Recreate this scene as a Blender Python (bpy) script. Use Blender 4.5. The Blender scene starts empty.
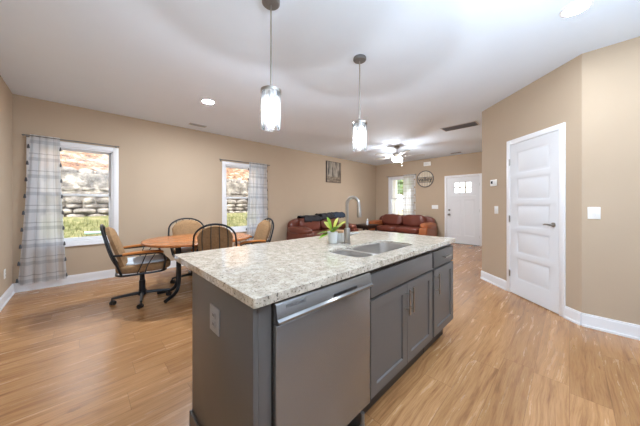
import bpy, bmesh, math, random
from mathutils import Vector, Matrix, noise
random.seed(7)
C = bpy.context.scene.collection
PI = math.pi
scn = bpy.context.scene

# ------------------------------------------------------------------ camera, sky, sun, exposure
cam = bpy.data.cameras.new('camera'); cam_o = bpy.data.objects.new('camera', cam); C.objects.link(cam_o)
cam_o.location = (0, 0, 1.227)
cam_o.rotation_euler = (PI/2, 0, 0.799 - PI/2)
cam.sensor_fit = 'HORIZONTAL'; cam.sensor_width = 36.0
cam.lens = 36.0*242.84/640
cam.shift_y = -(213 - 203.8)/640
cam.clip_start = 0.05; cam.clip_end = 300
scn.camera = cam_o

world = bpy.data.worlds.new('sky'); scn.world = world; world.use_nodes = True
wn = world.node_tree; wn.nodes.clear()
sky = wn.nodes.new('ShaderNodeTexSky'); sky.sky_type = 'NISHITA'; sky.sun_disc = False
sky.sun_elevation = math.radians(48); sky.sun_rotation = math.radians(200); sky.dust_density = 3.0
SKY = 0.28
bg = wn.nodes.new('ShaderNodeBackground'); bg.inputs[1].default_value = SKY
mixw = wn.nodes.new('ShaderNodeMix'); mixw.data_type = 'RGBA'; mixw.inputs[0].default_value = 0.75
mixw.inputs[7].default_value = (6.0, 6.2, 6.6, 1)
wo = wn.nodes.new('ShaderNodeOutputWorld')
wn.links.new(sky.outputs[0], mixw.inputs[6]); wn.links.new(mixw.outputs[2], bg.inputs[0]); wn.links.new(bg.outputs[0], wo.inputs[0])

sun = bpy.data.lights.new('sun', 'SUN'); sun.energy = 1.1; sun.angle = math.radians(6); sun.color = (1, .95, .88)
sun_o = bpy.data.objects.new('sun', sun); C.objects.link(sun_o)
sun_o.rotation_euler = (math.radians(38), 0, math.radians(-20))     # high, from behind the house

scn.view_settings.view_transform = 'Standard'; scn.view_settings.look = 'None'
scn.view_settings.gamma = 1.0; scn.view_settings.use_curve_mapping = False
scn.view_settings.exposure = 1.33
flash = bpy.data.lights.new('ceiling_fill', 'AREA'); flash.shape = 'RECTANGLE'; flash.size = 2.0; flash.size_y = 1.0; flash.energy = 40; flash.color = (.72, .86, 1)
fill_o = bpy.data.objects.new('ceiling_fill', flash); C.objects.link(fill_o)      # added fill light behind the camera, aimed up to brighten the ceiling
fill_o.location = (.9, -.75, 1.80); fill_o.rotation_euler = (PI, 0, 0)
CAN = 170.0        # downlight lens radiance
BULB = 190.0      # pendant bulb radiance
BOWL = 150.0       # fan bowl radiance

# ------------------------------------------------------------------ materials
def S(r, g, b):
    f = lambda c: (c/255/12.92) if c/255 <= .04045 else ((c/255+.055)/1.055)**2.4
    return (f(r), f(g), f(b), 1)
class NT:
    def __init__(s, name):
        s.m = bpy.data.materials.new(name); s.m.use_nodes = True; s.t = s.m.node_tree
        s.b = s.t.nodes['Principled BSDF']; s.out = s.t.nodes['Material Output']
    def n(s, typ, **kw):
        x = s.t.nodes.new(typ)
        for k, v in kw.items(): setattr(x, k, v)
        return x
    def l(s, a, b): s.t.links.new(a, b)
    def math(s, op, a, b=None, c=None):
        x = s.n('ShaderNodeMath', operation=op)
        for i, v in enumerate((a, b, c)):
            if v is None: continue
            if isinstance(v, (int, float)): x.inputs[i].default_value = v
            else: s.l(v, x.inputs[i])
        return x.outputs[0]
    def mix(s, f, a, b, mode='MIX'):
        x = s.n('ShaderNodeMix', data_type='RGBA', blend_type=mode)
        for i, v in ((0, f), (6, a), (7, b)):
            if isinstance(v, (int, float)): x.inputs[i].default_value = v
            elif isinstance(v, tuple): x.inputs[i].default_value = v
            else: s.l(v, x.inputs[i])
        return x.outputs[2]
    def ramp(s, f, stops):
        x = s.n('ShaderNodeValToRGB'); e = x.color_ramp.elements
        while len(e) < len(stops): e.new(.5)
        for i, (p, c) in enumerate(stops): e[i].position = p; e[i].color = c
        s.l(f, x.inputs[0]); return x.outputs[0]
    def co(s, which='Object', scale=(1, 1, 1)):
        t = s.n('ShaderNodeTexCoord'); mp = s.n('ShaderNodeMapping'); mp.inputs['Scale'].default_value = scale
        s.l(t.outputs[which], mp.inputs[0]); return mp.outputs[0]
    def noise(s, vec, scale, detail=4, rough=.5, out=0):
        x = s.n('ShaderNodeTexNoise'); s.l(vec, x.inputs['Vector'])
        x.inputs['Scale'].default_value = scale; x.inputs['Detail'].default_value = detail; x.inputs['Roughness'].default_value = rough
        return x.outputs[out]
    def bump(s, h, strength=.2, dist=.01):
        x = s.n('ShaderNodeBump'); x.inputs['Strength'].default_value = strength; x.inputs['Distance'].default_value = dist
        s.l(h, x.inputs['Height']); s.l(x.outputs[0], s.b.inputs['Normal'])
    def set(s, **kw):
        for k, v in kw.items():
            i = s.b.inputs[k]
            if isinstance(v, (int, float, tuple)): i.default_value = v
            else: s.l(v, i)
        return s.m
def simple(name, col, rough=.5, metal=0, var=.06, vs=30, bump=0, spec=.5):
    k = NT(name); v = k.co()
    f = k.noise(v, vs)
    d = tuple(max(0, c*(1-var)) for c in col[:3])+(1,); u = tuple(min(1, c*(1+var)) for c in col[:3])+(1,)
    k.set(**{'Base Color': k.mix(f, d, u), 'Roughness': rough, 'Metallic': metal, 'Specular IOR Level': spec})
    if bump: k.bump(f, bump, .004)
    return k.m
def emit(name, col, st):
    k = NT(name); e = k.n('ShaderNodeEmission'); e.inputs[0].default_value = col; e.inputs[1].default_value = st
    k.l(e.outputs[0], k.out.inputs[0]); return k.m
def glass(name, tint=(1, 1, 1, 1), gloss=.08, haze=0.0):
    k = NT(name)
    tr = k.n('ShaderNodeBsdfTransparent'); tr.inputs[0].default_value = tint
    gl = k.n('ShaderNodeBsdfGlossy'); gl.inputs['Roughness'].default_value = .02
    fr = k.n('ShaderNodeFresnel'); fr.inputs[0].default_value = 1.45
    f = k.math('MINIMUM', k.math('ADD', fr.outputs[0], gloss-.04), 1.0)
    mx = k.n('ShaderNodeMixShader'); k.l(f, mx.inputs[0]); k.l(tr.outputs[0], mx.inputs[1]); k.l(gl.outputs[0], mx.inputs[2])
    last = mx.outputs[0]
    if haze:
        df = k.n('ShaderNodeBsdfTranslucent'); df.inputs[0].default_value = (1, 1, 1, 1)
        m2 = k.n('ShaderNodeMixShader'); m2.inputs[0].default_value = haze
        k.l(last, m2.inputs[1]); k.l(df.outputs[0], m2.inputs[2]); last = m2.outputs[0]
    k.l(last, k.out.inputs[0]); return k.m

M = {}
M['wall'] = simple('tan_wall_paint', S(187, 168, 146), .75, var=.03, vs=3, spec=.25)
M['tile'] = simple('pale_grey_splashback', S(206, 206, 208), .3, var=.03)
M['ceiling'] = simple('white_ceiling_paint', S(228, 238, 250), .85, var=.015, vs=4, spec=.2)
M['trim'] = simple('white_trim_paint', S(236, 237, 240), .4, var=.01)
M['door'] = simple('white_door_paint', S(226, 228, 232), .4, var=.01)
M['vinyl'] = simple('white_window_vinyl', S(238, 240, 243), .35, var=.01)
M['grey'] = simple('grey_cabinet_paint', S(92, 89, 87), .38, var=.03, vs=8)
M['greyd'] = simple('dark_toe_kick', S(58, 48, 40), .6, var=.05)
M['black'] = simple('black_plastic', S(20, 20, 22), .45, var=.1)
M['bmetal'] = simple('black_tube_metal', S(34, 38, 44), .35, metal=.4, var=.1)
M['nickel'] = simple('brushed_nickel', S(176, 172, 166), .28, metal=1, var=.04)
M['dnickel'] = simple('aged_nickel', S(128, 127, 126), .42, metal=.55, var=.04)
M['plate'] = simple('white_switch_plastic', S(238, 238, 236), .35, var=.01)
M['oak'] = simple('oak_armrest', S(176, 108, 48), .35, var=.2, vs=25)
M['leather'] = simple('brown_leather', S(106, 54, 42), .32, var=.22, vs=9, bump=.25)
M['leather2'] = simple('burgundy_leather', S(108, 56, 43), .28, var=.2, vs=9, bump=.25)
M['litleather'] = simple('warm_lit_leather', S(156, 90, 52), .34, var=.2, vs=9, bump=.25)  # brown leather with warm light put into the colour, for the arms
M['jacket'] = simple('black_cloth', S(34, 33, 38), .8, var=.5, vs=14)
M['navy'] = simple('navy_cloth', S(40, 50, 66), .8, var=.5, vs=14)
M['dwood'] = simple('dark_wood', S(52, 36, 30), .4, var=.2)
M['ceramic'] = simple('white_ceramic', S(214, 214, 210), .3, var=.02)
M['lidwood'] = simple('pale_wood_lid', S(206, 164, 124), .5, var=.1)
M['leaf'] = simple('green_leaf', S(124, 164, 44), .45, var=.25, vs=40)
M['leafy'] = simple('yellow_leaf', S(196, 196, 84), .45, var=.2, vs=40)
M['paleblue'] = simple('pale_grey_blue', S(196, 204, 214), .7, var=.08, vs=20)
M['tassel'] = simple('grey_tassel', S(84, 86, 92), .8)
M['gold'] = simple('gold_tassel', S(186, 146, 70), .7)
M['vent'] = simple('grey_vent_metal', S(200, 200, 202), .5)
M['ventd'] = simple('vent_dark_core', S(112, 112, 116), .7)
M['pane'] = glass('window_glass', gloss=.05)
M['shade'] = glass('pendant_glass', (.97, .97, .98, 1), gloss=.1, haze=.012)
M['bulb'] = emit('bulb_glow', (.84, .92, 1, 1), BULB)
M['lens'] = emit('downlight_glow', (.84, .92, 1, 1), CAN)
M['lens2'] = emit('dining_downlight_glow', (.84, .92, 1, 1), CAN*3.4)
M['bowl'] = emit('fan_bowl_glow', (.92, .96, 1, 1), BOWL)
M['blade'] = simple('fan_blade', S(168, 165, 162), .5)
M['ledge'] = simple('grey_letter', S(90, 90, 92), .5)
M['text'] = simple('dark_script', S(52, 56, 58), .6)
M['chrome'] = simple('polished_chrome', S(200, 200, 204), .12, metal=1, var=.02)
M['bark'] = simple('tree_bark', S(92, 80, 66), .9, var=.3)
M['foliage'] = simple('tree_foliage', S(112, 134, 92), .8, var=.4, vs=6)
M['concrete'] = simple('pale_concrete', S(196, 192, 184), .85)
M['siding'] = simple('white_column', S(232, 232, 230), .6)
M['pvc'] = simple('pale_green_plastic', S(176, 206, 190), .5)

def mk_floor():
    k = NT('plank_floor')
    v = k.co(); sp = k.n('ShaderNodeSeparateXYZ'); k.l(v, sp.inputs[0])
    PW, PL = .182, 1.22
    ry = k.math('DIVIDE', sp.outputs[1], PW); row = k.math('FLOOR', ry); fy = k.math('FRACT', ry)
    wn1 = k.n('ShaderNodeTexWhiteNoise', noise_dimensions='1D'); k.l(row, wn1.inputs['W'])
    rx = k.math('ADD', k.math('DIVIDE', sp.outputs[0], PL), k.math('MULTIPLY', wn1.outputs['Value'], 7.0)); col = k.math('FLOOR', rx); fx = k.math('FRACT', rx)
    cid = k.n('ShaderNodeCombineXYZ'); k.l(row, cid.inputs[0]); k.l(col, cid.inputs[1])
    wn2 = k.n('ShaderNodeTexWhiteNoise', noise_dimensions='3D'); k.l(cid.outputs[0], wn2.inputs['Vector'])
    ey = k.math('LESS_THAN', k.math('MINIMUM', fy, k.math('SUBTRACT', 1.0, fy)), .0055)
    ex = k.math('LESS_THAN', k.math('MINIMUM', fx, k.math('SUBTRACT', 1.0, fx)), .0011)
    seam = k.math('MAXIMUM', ex, ey)
    sc = k.n('ShaderNodeVectorMath', operation='SCALE'); k.l(wn2.outputs['Color'], sc.inputs[0]); sc.inputs['Scale'].default_value = 9.0
    ad = k.n('ShaderNodeVectorMath', operation='ADD'); k.l(v, ad.inputs[0]); k.l(sc.outputs[0], ad.inputs[1])
    wob = k.noise(ad.outputs[0], 1.3, 2, .5, 1)
    wsc = k.n('ShaderNodeVectorMath', operation='SCALE'); k.l(wob, wsc.inputs[0]); wsc.inputs['Scale'].default_value = .09
    ad2 = k.n('ShaderNodeVectorMath', operation='ADD'); k.l(ad.outputs[0], ad2.inputs[0]); k.l(wsc.outputs[0], ad2.inputs[1])
    def mp(x, y, src): 
        m = k.n('ShaderNodeMapping'); m.inputs['Scale'].default_value = (x, y, 1); k.l(src.outputs[0], m.inputs[0]); return m.outputs[0]
    g1 = k.noise(mp(1.0, 12, ad2), 2.0, 7, .62); g2 = k.noise(mp(3.5, 95, ad2), 2.0, 3, .55); g3 = k.noise(mp(3.2, 8, ad), 1.5, 4, .65); g4 = k.noise(mp(.8, 30, ad2), 2.0, 4, .6)
    base = k.ramp(g1, [(.30, S(144, 103, 69)), (.46, S(186, 140, 96)), (.72, S(200, 156, 110))])
    c = k.mix(k.math('MULTIPLY', k.ramp(g4, [(.52, (0, 0, 0, 1)), (.68, (1, 1, 1, 1))]), .42), base, S(132, 88, 54))
    c = k.mix(k.math('MULTIPLY', k.ramp(g2, [(.45, (0, 0, 0, 1)), (.75, (1, 1, 1, 1))]), .42), c, S(124, 82, 50))
    c = k.mix(k.math('MULTIPLY', k.ramp(g3, [(.66, (0, 0, 0, 1)), (.75, (1, 1, 1, 1))]), .65), c, S(98, 62, 38))
    c = k.mix(1.0, c, k.mix(wn2.outputs['Value'], S(222, 216, 208), S(255, 253, 250)), 'MULTIPLY')
    c = k.mix(k.math('MULTIPLY', seam, .55), c, S(84, 54, 34))
    k.set(**{'Base Color': c, 'Roughness': k.math('MULTIPLY_ADD', g1, .12, .20), 'Specular IOR Level': .55})
    k.bump(k.math('MULTIPLY', seam, -1.0), .05, .002)
    return k.m
M['floor'] = mk_floor()

def mk_granite():
    k = NT('speckled_granite'); v = k.co()
    n1 = k.noise(v, 22, 6, .7); n2 = k.noise(v, 70, 4, .6); n3 = k.noise(v, 110, 2, .5); n4 = k.noise(v, 42, 5, .7); n5 = k.noise(v, 5, 3, .5)
    c = k.ramp(n1, [(.32, S(164, 154, 140)), (.48, S(196, 187, 172)), (.66, S(218, 210, 196))])
    c = k.mix(k.ramp(n2, [(.54, (0, 0, 0, 1)), (.64, (.55, .55, .55, 1))]), c, S(150, 138, 124))
    c = k.mix(k.ramp(n4, [(.60, (0, 0, 0, 1)), (.68, (.75, .75, .75, 1))]), c, S(126, 112, 100))
    c = k.mix(k.ramp(n3, [(.60, (0, 0, 0, 1)), (.68, (.9, .9, .9, 1))]), c, S(70, 60, 56))
    k.set(**{'Base Color': c, 'Roughness': .06, 'Specular IOR Level': .95}); return k.m
M['granite'] = mk_granite()

def mk_steel(name, aniso=.75, rough=.33, col=S(168, 165, 160), axis=(0, 0, 1)):
    k = NT(name); v = k.co('Object', (2, 2, 220) if axis[0] else (220, 220, 2))
    f = k.noise(v, 3, 2)
    k.set(**{'Base Color': col, 'Metallic': 1.0, 'Roughness': k.math('MULTIPLY_ADD', f, .02, rough-.01)})
    if aniso:
        tg = k.n('ShaderNodeTangent', direction_type='RADIAL', axis='Z'); k.l(tg.outputs[0], k.b.inputs['Tangent']); k.set(**{'Anisotropic': aniso, 'Anisotropic Rotation': .25, 'Metallic': .80})
    return k.m
M['steel'] = mk_steel('stainless_steel', rough=.26, col=S(144, 144, 145), aniso=.9)
M['sinksteel'] = mk_steel('sink_steel', aniso=0, rough=.34, col=S(206, 203, 200))

def mk_fabric():
    k = NT('tan_chair_fabric'); v = k.co()
    n1 = k.noise(v, 45, 4, .6); n2 = k.noise(v, 9, 3)
    c = k.mix(n1, S(112, 84, 56), S(172, 138, 102)); c = k.mix(k.math('MULTIPLY', n2, .3), c, S(122, 92, 64))
    k.set(**{'Base Color': c, 'Roughness': .9, 'Specular IOR Level': .2}); k.bump(n1, .2, .004); return k.m
M['fabric'] = mk_fabric()

def mk_table():
    k = NT('table_oak'); v = k.co('Object', (1.5, 14, 4)); n1 = k.noise(v, 2.2, 5, .6)
    k.set(**{'Base Color': k.ramp(n1, [(.3, S(140, 80, 42)), (.6, S(172, 106, 58)), (.8, S(188, 122, 72))]), 'Roughness': .25}); return k.m
M['table'] = mk_table()

def mk_curtain(name, base, s1, s2, gold=False):
    k = NT(name); t = k.n('ShaderNodeUVMap'); sp = k.n('ShaderNodeSeparateXYZ'); k.l(t.outputs[0], sp.inputs[0])
    def band(x, per, w, ph):
        f = k.math('FRACT', k.math('ADD', k.math('DIVIDE', x, per), ph)); d = k.math('ABSOLUTE', k.math('SUBTRACT', f, .5))
        return k.math('LESS_THAN', d, w/per/2)
    c = base
    c = k.mix(k.math('MULTIPLY', band(sp.outputs[1], .245, .05, .1), .4), c, s1)
    c = k.mix(k.math('MULTIPLY', band(sp.outputs[1], .245, .012, .42), .45), c, s2)
    c = k.mix(k.math('MULTIPLY', band(sp.outputs[0], .26, .06, .3), .28), c, s1)
    c = k.mix(k.math('MULTIPLY', band(sp.outputs[0], .26, .012, .75), .35), c, s2)
    df = k.n('ShaderNodeBsdfDiffuse'); tl = k.n('ShaderNodeBsdfTranslucent'); tp = k.n('ShaderNodeBsdfTransparent')
    k.l(c, df.inputs[0]); k.l(c, tl.inputs[0])
    a = k.n('ShaderNodeMixShader'); a.inputs[0].default_value = .66; k.l(df.outputs[0], a.inputs[1]); k.l(tl.outputs[0], a.inputs[2])
    b = k.n('ShaderNodeMixShader'); b.inputs[0].default_value = .15; k.l(a.outputs[0], b.inputs[1]); k.l(tp.outputs[0], b.inputs[2])
    k.l(b.outputs[0], k.out.inputs[0]); return k.m
M['curtain'] = mk_curtain('plaid_sheer_curtain', S(240, 242, 246), S(158, 166, 178), S(120, 124, 134))
M['curtain2'] = mk_curtain('pale_checked_curtain', S(240, 240, 240), S(196, 186, 168), S(180, 160, 120))

def mk_stone():
    k = NT('retaining_stone'); v = k.co(); n1 = k.noise(v, 4.5, 5, .6); n2 = k.noise(v, 22, 4)
    c = k.ramp(n1, [(.36, S(78, 76, 73)), (.5, S(138, 134, 127)), (.62, S(194, 187, 174))])
    c = k.mix(k.math('MULTIPLY', n2, .5), c, S(140, 128, 112))
    k.set(**{'Base Color': c, 'Roughness': .95}); k.bump(n2, .6, .03); return k.m
M['stone'] = mk_stone()
def mk_ground(name, stops, sc):
    k = NT(name); v = k.co(); n1 = k.noise(v, sc, 6, .75)
    k.set(**{'Base Color': k.ramp(n1, stops), 'Roughness': 1.0}); k.bump(n1, .5, .05); return k.m
M['grassg'] = mk_ground('lawn_ground', [(.3, S(88, 92, 58)), (.5, S(126, 126, 82)), (.7, S(168, 156, 116))], 6)
M['bank'] = mk_ground('leafy_bank', [(.40, S(70, 50, 38)), (.48, S(152, 108, 78)), (.54, S(108, 104, 80)), (.61, S(206, 184, 160))], 4.5)
M['blade_grass'] = simple('grass_blades', S(124, 128, 80), .9, var=.35, vs=4)
M['drive'] = simple('yard_ground', S(150, 142, 108), .9)

def mk_picture():
    k = NT('woodland_print'); t = k.co('Object'); sp = k.n('ShaderNodeSeparateXYZ'); k.l(t, sp.inputs[0])
    v = k.co('Object', (14, 1, 1.3)); n1 = k.noise(v, 1.4, 4, .6); v2 = k.co('Object', (5, 1, 9)); n2 = k.noise(v2, 2, 5, .7)
    tr = k.ramp(n1, [(.42, S(62, 54, 48)), (.5, S(150, 138, 124)), (.6, S(176, 166, 152)), (.72, S(84, 74, 66))])
    gr = k.ramp(n2, [(.35, S(52, 44, 38)), (.6, S(150, 132, 112))])
    f = k.math('LESS_THAN', sp.outputs[2], .17)
    k.set(**{'Base Color': k.mix(f, tr, gr), 'Roughness': .6}); return k.m
M['came'] = simple('tan_glazing_bar', S(150, 128, 92), .5)
M['print'] = mk_picture()

# ------------------------------------------------------------------ mesh helpers
def NB(): return bmesh.new()
def absorb(bm, tmp, mat=None):
    if mat is not None: bmesh.ops.transform(tmp, matrix=mat, verts=tmp.verts)
    me = bpy.data.meshes.new('tmp'); tmp.to_mesh(me); tmp.free(); bm.from_mesh(me); bpy.data.meshes.remove(me)
def box(bm, x0, x1, y0, y1, z0, z1, bev=0, seg=2, mat=None):
    t = bmesh.new(); bmesh.ops.create_cube(t, size=1)
    for v in t.verts: v.co = Vector(((x0+x1)/2+v.co.x*(x1-x0), (y0+y1)/2+v.co.y*(y1-y0), (z0+z1)/2+v.co.z*(z1-z0)))
    if bev: bmesh.ops.bevel(t, geom=list(t.edges), offset=bev, segments=seg, affect='EDGES', profile=.5)
    absorb(bm, t, mat)
def tube(bm, pts, r, n=8, cyc=False, mat=None):
    t = bmesh.new(); P = [Vector(p) for p in pts]; N = len(P); rings = []; up = None
    for i, p in enumerate(P):
        if cyc: d = P[(i+1) % N]-P[i-1]
        else: d = P[min(i+1, N-1)]-P[max(i-1, 0)]
        d.normalize()
        if up is None:
            up = Vector((0, 0, 1)) if abs(d.z) < .9 else Vector((1, 0, 0))
        up = (up-d*up.dot(d)).normalized(); s = d.cross(up)
        rr = r[i] if isinstance(r, (list, tuple)) else r
        rings.append([t.verts.new(p+(up*math.cos(a)+s*math.sin(a))*rr) for a in [2*PI*k/n for k in range(n)]])
    for i in range(N if cyc else N-1):
        a, b = rings[i], rings[(i+1) % N]
        for k in range(n): t.faces.new((a[k], a[(k+1) % n], b[(k+1) % n], b[k]))
    if not cyc: t.faces.new(rings[0][::-1]); t.faces.new(rings[-1])
    bmesh.ops.recalc_face_normals(t, faces=t.faces); absorb(bm, t, mat)
def spline(pts, k=6):
    P = [Vector(p) for p in pts]; out = []
    for i in range(len(P)-1):
        p0 = P[max(i-1, 0)]; p1 = P[i]; p2 = P[i+1]; p3 = P[min(i+2, len(P)-1)]
        for j in range(k):
            t = j/k; out.append(.5*((2*p1)+(p2-p0)*t+(2*p0-5*p1+4*p2-p3)*t*t+(3*p1-p0-3*p2+p3)*t**3))
    out.append(P[-1]); return out
def lathe(bm, prof, n=24, mat=None, cap=True):
    t = bmesh.new(); rings = [[t.verts.new((max(r, 1e-4)*math.cos(2*PI*k/n), max(r, 1e-4)*math.sin(2*PI*k/n), z)) for k in range(n)] for r, z in prof]
    for a, b in zip(rings, rings[1:]):
        for k in range(n): t.faces.new((a[k], a[(k+1) % n], b[(k+1) % n], b[k]))
    if cap: t.faces.new(rings[0][::-1]); t.faces.new(rings[-1])
    bmesh.ops.recalc_face_normals(t, faces=t.faces); absorb(bm, t, mat)
def soft(bm, c, s, e=4.0, n=8, wob=0, mat=None, seed=0):
    """rounded cushion: cube-sphere pushed to an L-e norm ball; s = full sizes"""
    t = bmesh.new(); bmesh.ops.create_cube(t, size=2)
    bmesh.ops.subdivide_edges(t, edges=list(t.edges), cuts=n, use_grid_fill=True)
    for v in t.verts:
        p = v.co; L = (abs(p.x)**e+abs(p.y)**e+abs(p.z)**e)**(1/e); p = p/L
        q = Vector((p.x*s[0]/2, p.y*s[1]/2, p.z*s[2]/2))
        if wob: q += p*wob*noise.noise(Vector((q.x*6+seed*3.1, q.y*6+seed, q.z*6)))
        v.co = Vector(c)+q
    absorb(bm, t, mat)
def prism(bm, poly, z0, z1, mat=None):
    t = bmesh.new(); a = [t.verts.new((x, y, z0)) for x, y in poly]; b = [t.verts.new((x, y, z1)) for x, y in poly]; n = len(poly)
    t.faces.new(a[::-1]); t.faces.new(b)
    for k in range(n): t.faces.new((a[k], a[(k+1) % n], b[(k+1) % n], b[k]))
    bmesh.ops.recalc_face_normals(t, faces=t.faces); absorb(bm, t, mat)
def rrect(x0, x1, y0, y1, r, n=5):
    out = []
    for cx, cy, a0 in ((x1-r, y1-r, 0), (x0+r, y1-r, 90), (x0+r, y0+r, 180), (x1-r, y0+r, 270)):
        for k in range(n+1):
            a = math.radians(a0+90*k/n); out.append((cx+r*math.cos(a), cy+r*math.sin(a)))
    return out
def panel_slab(bm, w, h, t, panels, steps, mat=None):
    """slab on x 0..w, z 0..h, front face at y=0 looking -Y; panels = (x0,x1,z0,z1); steps = (inset, depth) chain"""
    b = bmesh.new()
    xs = sorted({0, w}|{round(q, 5) for p in panels for q in p[:2]}); zs = sorted({0, h}|{round(q, 5) for p in panels for q in p[2:]})
    def quad(a): b.faces.new([b.verts.new(v) for v in a])
    for i in range(len(xs)-1):
        for j in range(len(zs)-1):
            cx, cz = (xs[i]+xs[i+1])/2, (zs[j]+zs[j+1])/2
            if any(p[0] < cx < p[1] and p[2] < cz < p[3] for p in panels): continue
            quad([(xs[i], 0, zs[j]), (xs[i+1], 0, zs[j]), (xs[i+1], 0, zs[j+1]), (xs[i], 0, zs[j+1])])
    for x0, x1, z0, z1 in panels:
        loops = [[(x0, 0, z0), (x1, 0, z0), (x1, 0, z1), (x0, 0, z1)]]
        for ins, d in steps: loops.append([(x0+ins, d, z0+ins), (x1-ins, d, z0+ins), (x1-ins, d, z1-ins), (x0+ins, d, z1-ins)])
        for A, B in zip(loops, loops[1:]):
            for k in range(4): quad([A[k], A[(k+1) % 4], B[(k+1) % 4], B[k]])
        quad(loops[-1])
    for q in ([(0, 0, 0), (0, 0, h), (0, t, h), (0, t, 0)], [(w, 0, 0), (w, t, 0), (w, t, h), (w, 0, h)], [(0, 0, h), (w, 0, h), (w, t, h), (0, t, h)], [(0, 0, 0), (0, t, 0), (w, t, 0), (w, 0, 0)], [(0, t, 0), (0, t, h), (w, t, h), (w, t, 0)]): quad(q)
    bmesh.ops.remove_doubles(b, verts=b.verts, dist=1e-5); bmesh.ops.recalc_face_normals(b, faces=b.faces); absorb(bm, b, mat)

def obj(name, bm, mat, parent=None, world=False, smooth=True, bevel=0):
    if world and parent is not None: bmesh.ops.transform(bm, matrix=Matrix.Translation(-parent.location), verts=bm.verts)
    me = bpy.data.meshes.new(name); bm.to_mesh(me); bm.free()
    if smooth:
        me.shade_smooth(); me.set_sharp_from_angle(angle=math.radians(38))
    me.materials.append(mat)
    o = bpy.data.objects.new(name, me); C.objects.link(o)
    if parent is not None: o.parent = parent
    if bevel:
        md = o.modifiers.new('bevel', 'BEVEL'); md.width = bevel; md.segments = 2; md.limit_method = 'ANGLE'; md.angle_limit = math.radians(50)
    return o
def tag(o, label, cat, group=None):
    o['label'] = label; o['category'] = cat
    if group: o['group'] = group
    return o
def thing(name, label, cat, loc=(0, 0, 0), rz=0, group=None):
    o = bpy.data.objects.new(name, None); C.objects.link(o); o.empty_display_size = .1
    o.location = loc; o.rotation_euler = (0, 0, rz)
    return tag(o, label, cat, group)
def origin(o, loc):
    """move a world-built mesh's origin to its own place"""
    o.data.transform(Matrix.Translation(-Vector(loc))); o.location = loc; return o
def copy_tree(o, parent=None):
    c = o.copy(); C.objects.link(c)
    if parent is not None: c.parent = parent
    for ch in list(o.children): copy_tree(ch, c)
    return c
def struct(name, bm, mat, parent=None, **kw):
    o = obj(name, bm, mat, parent, **kw)
    if parent is None: o['kind'] = 'structure'
    return o
def sempty(name, loc=(0, 0, 0), rz=0):
    o = bpy.data.objects.new(name, None); C.objects.link(o); o.location = loc; o.rotation_euler = (0, 0, rz); o['kind'] = 'structure'; o.empty_display_size = .1; return o
def text_bm(s, size, extrude=.002):
    cu = bpy.data.curves.new('txt', 'FONT'); cu.body = s; cu.size = size; cu.extrude = extrude; cu.align_x = 'CENTER'; cu.align_y = 'CENTER'
    o = bpy.data.objects.new('txt', cu); C.objects.link(o); bpy.context.view_layer.update()
    me = bpy.data.meshes.new_from_object(o.evaluated_get(bpy.context.evaluated_depsgraph_get()))
    bm = bmesh.new(); bm.from_mesh(me); bpy.data.objects.remove(o); bpy.data.curves.remove(cu); bpy.data.meshes.remove(me)
    bmesh.ops.transform(bm, matrix=Matrix.Rotation(PI/2, 4, 'X'), verts=bm.verts)     # stands up, reads from -Y
    return bm

# ------------------------------------------------------------------ room shell
H = 2.74; YL = 5.343; XN = -.702; XB = 8.277; XR = 3.601; YB = -.086; XA, YA = 4.691, 1.004; YR = -1.75; T = .16
outline = [(XN, YL), (XN, YR), (XR, YR), (XR, YB), (XA, YA), (XB, YA), (XB, YL)]
b = NB(); prism(b, [(XN-T, YL+T), (XN-T, YR-T), (XR, YR-T), (XR, YB), (XA, YA), (XA, YA-T), (XB+T, YA-T), (XB+T, YL+T)], -.1, 0); struct('floor', b, M['floor'], smooth=False)
b = NB(); prism(b, [(XN-T, YL+T), (XN-T, YR-T), (XB+T, YR-T), (XB+T, YL+T)], H, H+.2); struct('ceiling', b, M['ceiling'], smooth=False)
W1 = (-.578, .424, .575, 2.168); W2 = (2.185, 3.19, .575, 2.168)     # outer casing of the left-wall windows
WB = (3.74, 4.78, .62, 2.225)                                        # back window, in y
DF = (1.765, 2.785, 2.11)                                            # front door casing, in y
def holed(bm, a0, a1, z0, z1, holes, place):
    """wall with rectangular holes: place(a0,a1,z0,z1) adds one box"""
    xs = sorted({a0, a1}|{q for h in holes for q in h[:2]})
    for i in range(len(xs)-1):
        m = (xs[i]+xs[i+1])/2; cuts = [h for h in holes if h[0] < m < h[1]]
        z = z0
        for h in sorted(cuts, key=lambda h: h[2]):
            if h[2] > z: place(xs[i], xs[i+1], z, h[2])
            z = h[3]
        if z < z1: place(xs[i], xs[i+1], z, z1)
CI = .06
hole = lambda w: (w[0]+CI, w[1]-CI, w[2]+CI, w[3]-CI)
b = NB(); holed(b, XN-T, XB+T, 0, H, [hole(W1), hole(W2)], lambda a, c, z, y: box(b, a, c, YL, YL+T, z, y)); struct('wall_left', b, M['wall'], smooth=False)
b = NB(); holed(b, YA-T, YL, 0, H, [hole(WB), (DF[0]+CI, DF[1]-CI, 0, DF[2]-CI)], lambda a, c, z, y: box(b, XB, XB+T, a, c, z, y)); struct('wall_back', b, M['wall'], smooth=False)
WK = (-.85, -.15, 1.0, 2.15)   # unseen window added behind the camera, for daylight and steel reflections
b = NB(); holed(b, YR-T, YL, 0, H, [hole(WK)], lambda a, c, z, y: box(b, XN-T, XN, a, c, z, y)); struct('wall_near', b, M['wall'], smooth=False)
b = NB(); box(b, XN, XR, YR-T, YR, 0, H); struct('wall_rear', b, M['tile'], smooth=False)
b = NB(); prism(b, [(XR, YR-T), (XR+T, YR-T), (XR+T, YB-.07), (XA+.07, YA-T), (XB, YA-T), (XB, YA), (XA, YA), (XR, YB)], 0, H); struct('wall_right', b, M['wall'], smooth=False)

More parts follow.
